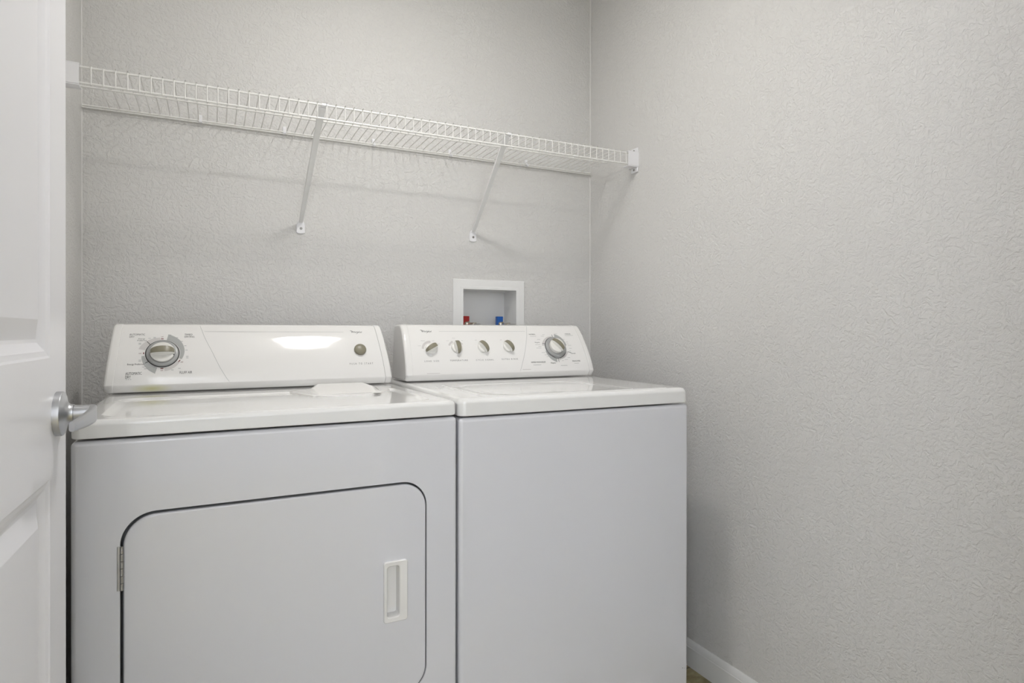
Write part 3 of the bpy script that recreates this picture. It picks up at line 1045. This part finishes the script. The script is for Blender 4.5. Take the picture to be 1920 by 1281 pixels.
# ------------------------------------------------------------------ the washing machine
a_w = -0.0046
WW = 0.686
was = thing('washing_machine', 'white top-loading washing machine with four small knobs and a timer dial, right of the dryer', 'washer',
            (-0.8709, -0.7804, 0), a_w)
WB, WT0, WT = 0.8725, 0.8760, 0.9185
bm = body_shell(WW, 0.66, 0.03, WB, was, 0.010)
finish(bm, 'body', ENAMEL, was, smooth=30)
bm = bmesh.new()
lo = []
for d, z in ((0.004, WT0), (0.0010, WT0 + 0.001), (0.0, WT0 + 0.003), (0.0, WT - 0.013), (0.0013, WT - 0.0075), (0.0045, WT - 0.0030), (0.010, WT - 0.0008), (0.016, WT)):
    lo.append(rloop(d, WW - d, d, 0.665 - d, max(0.018 - d * 0.5, 0.004), z, 8))
lo.append(rloop(0.040, WW - 0.050, 0.018, 0.44, 0.012, WT + 0.0002, 8))
lo.append(rloop(0.044, WW - 0.056, 0.0185, 0.436, 0.012, WT + 0.0009, 8))
LID = (0.072, 0.518, 0.020, 0.346)
for d, z in ((0.0, WT + 0.0009), (0.0006, WT + 0.0002), (0.0007, WT - 0.006)):
    lo.append(rloop(LID[0] + d, LID[1] - d, LID[2] + d, LID[3] - d, 0.014, z, 8))
loft(bm, lo, True, True)
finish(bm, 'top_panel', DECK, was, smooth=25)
bm = bmesh.new()
lo = []
for d, z in ((0.0034, WT - 0.0060), (0.0022, WT - 0.0005), (0.0026, WT + 0.0005), (0.0040, WT + 0.0010), (0.010, WT + 0.0010)):
    lo.append(rloop(LID[0] + d, LID[1] - d, LID[2] + d, LID[3] - d, 0.014, z, 8))
for d, r, z in ((0.016, 0.07, WT + 0.0010), (0.026, 0.085, WT - 0.0002), (0.034, 0.09, WT - 0.0006)):
    lo.append(rloop(LID[0] + d, LID[1] - d, LID[2] + d * 0.5, LID[3] - d * 0.6, r, z, 8))
loft(bm, lo, True, True)
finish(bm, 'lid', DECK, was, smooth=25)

cw = Console(0.0, 0.0, (1.00087, -0.012, -0.115, -0.0673, -0.0002), 0.006)
wcon = cw.body(0.009, WW, 0.0215, 'console', PLAST, was)
cw.endcap(0.0305, 0.009, 'console_end_cap', PLAST, was)
cw.endcap(WW - 0.0215, WW, 'console_end_cap', PLAST, was)
for u, s, a in ((0.1010, 0.0895, 28), (0.1880, 0.0925, -86), (0.2795, 0.0930, -58), (0.3710, 0.0935, -58)):
    small_knob(cw, u, s, a, was)
WC = (0.5520, 0.0905)
timer_dial(cw, WC[0], WC[1], -50, 0.0390, 0.0270, was, 0.017, 0.0145, 0.0076)

bm = bmesh.new()
brand_mark(cw, bm, 0.0810, 0.1565, 0.0365)
cw.text(bm, 'LOAD SIZE', (0.0727, 0.0440), 0.0050, 0.0464, 1.7)
cw.text(bm, 'TEMPERATURE', (0.1559, 0.0445), 0.0050, 0.0597, 1.5)
cw.text(bm, 'CYCLE SIGNAL', (0.2443, 0.0445), 0.0050, 0.0621, 1.6)
cw.text(bm, 'EXTRA RINSE', (0.3366, 0.0455), 0.0050, 0.0578, 1.6)
cw.text(bm, 'NORMAL', (0.4664, 0.1468), 0.0042, 0.0253, bold=0.01)
cw.text(bm, 'CASUAL', (0.6106, 0.1482), 0.0042, 0.0241, bold=0.01)
cw.text(bm, 'HAND WASHABLES', (0.4415, 0.0322), 0.0050, 0.0547, bold=0.01)
cw.text(bm, 'DELICATES', (0.6027, 0.0334), 0.0048, 0.0312, bold=0.01)
cw.text(bm, 'Regular', (0.5165, 0.0290), 0.0042, 0.0201)
cw.text(bm, 'Regular', (0.4779, 0.1105), 0.0042, 0.0195)
cw.text(bm, 'Casual', (0.6048, 0.0630), 0.0042, 0.0180)
cw.line(bm, (0.5050, 0.1080), (0.5200, 0.1045), 0.0016, 2)
cw.line(bm, (0.5950, 0.0720), (0.6070, 0.0680), 0.0016, 2)
cw.line(bm, (0.5560, 0.1470), (0.5560, 0.1300), 0.0016, 2)
cw.line(bm, (0.5490, 0.0480), (0.5490, 0.0330), 0.0016, 2)
ink(bm, 'printed_lettering', INKD, wcon)
bm = bmesh.new()
for t, u, s, w in (('Medium', 0.0739, 0.1208, 0.0128), ('Small', 0.0602, 0.1010, 0.0090), ('Large', 0.1095, 0.1206, 0.0085), ('Super', 0.1259, 0.1082, 0.0085),
                   ('Cold', 0.1593, 0.1203, 0.0070), ('Warm', 0.1810, 0.1308, 0.0095), ('Hot', 0.2099, 0.1209, 0.0062), ('Hot', 0.1815, 0.0610, 0.0072),
                   ('Off', 0.2581, 0.1216, 0.0060), ('On', 0.2930, 0.1214, 0.0055), ('Off', 0.3489, 0.1220, 0.0060), ('On', 0.3844, 0.1223, 0.0055)):
    cw.text(bm, t, (u, s), 0.0032, w)
cw.strip(bm, bez([(0.4765, 0.1982), (0.4640, 0.1650), (0.4527, 0.1336), (0.4237, 0.0645), (0.3961, 0.0079)]), 0.0009)
cw.line(bm, (0.1425, 0.1620), (0.4560, 0.1624), 0.0007, 4)
for p, w in (((0.497, 0.125), 0.012), ((0.486, 0.103), 0.020), ((0.492, 0.095), 0.012), ((0.486, 0.088), 0.020), ((0.498, 0.070), 0.014), ((0.505, 0.061), 0.010), ((0.510, 0.054), 0.010), ((0.517, 0.140), 0.012), ((0.523, 0.147), 0.010),
             ((0.574, 0.151), 0.012), ((0.596, 0.125), 0.010), ((0.605, 0.113), 0.010), ((0.606, 0.105), 0.006), ((0.611, 0.098), 0.014), ((0.610, 0.085), 0.010), ((0.605, 0.075), 0.006), ((0.592, 0.049), 0.010), ((0.580, 0.042), 0.012), ((0.565, 0.038), 0.008), ((0.553, 0.041), 0.006), ((0.566, 0.022), 0.026), ((0.625, 0.143), 0.034),
             ((0.463, 0.026), 0.030), ((0.480, 0.140), 0.024), ((0.618, 0.028), 0.018)):
    cw.line(bm, (p[0] - w / 2, p[1]), (p[0] + w / 2, p[1]), 0.0011, 1)
cw.arc(bm, WC, 0.0415, (0.0460, 0.0550), 8, 80, 24)
cw.arc(bm, WC, 0.0415, (0.0445, 0.0555), 196, 264, 24)
ink(bm, 'printed_scale', INKG, wcon)
bm = bmesh.new()
cw.arc(bm, WC, 0.0415, (0.0440, 0.0520), 92, 172, 24)
cw.arc(bm, WC, 0.0415, (0.0450, 0.0490), 278, 338, 20)
cw.arc(bm, (0.1010, 0.0895), 0.0225, (0.0300, 0.0300), 85, 178, 16)
cw.arc(bm, (0.1880, 0.0925), 0.0225, (0.0290, 0.0290), 112, 160, 12)
cw.arc(bm, (0.1880, 0.0925), 0.0225, (0.0280, 0.0280), 30, 60, 8)
cw.line(bm, (0.0751, 0.0083), (0.1174, 0.0078), 0.0022, 4)
cw.line(bm, (0.4050, 0.0130), (0.4360, 0.0125), 0.0022, 4)
ink(bm, 'printed_pale_scale', INKP, wcon)
bm = bmesh.new()
cw.arc(bm, WC, 0.0390, 0.0410, 0, 360, 56, 0.0006)
ink(bm, 'dial_outline', INKD, wcon)
feet(WW, 0.66, was)
# two specks of chipped enamel low on the front
for u, z, r in ((0.6665, 0.1345, 0.0012), (0.6735, 0.1325, 0.0008)):
    bm = bmesh.new()
    bmesh.ops.create_circle(bm, cap_ends=True, segments=7, radius=r)
    ch = finish(bm, 'enamel_chip', INKD, was, smooth=0, matrix=Matrix.Translation((u, -0.0002, z)) @ Matrix.Rotation(PI / 2, 4, 'X'))
    ch['label'] = 'dark speck of chipped enamel'
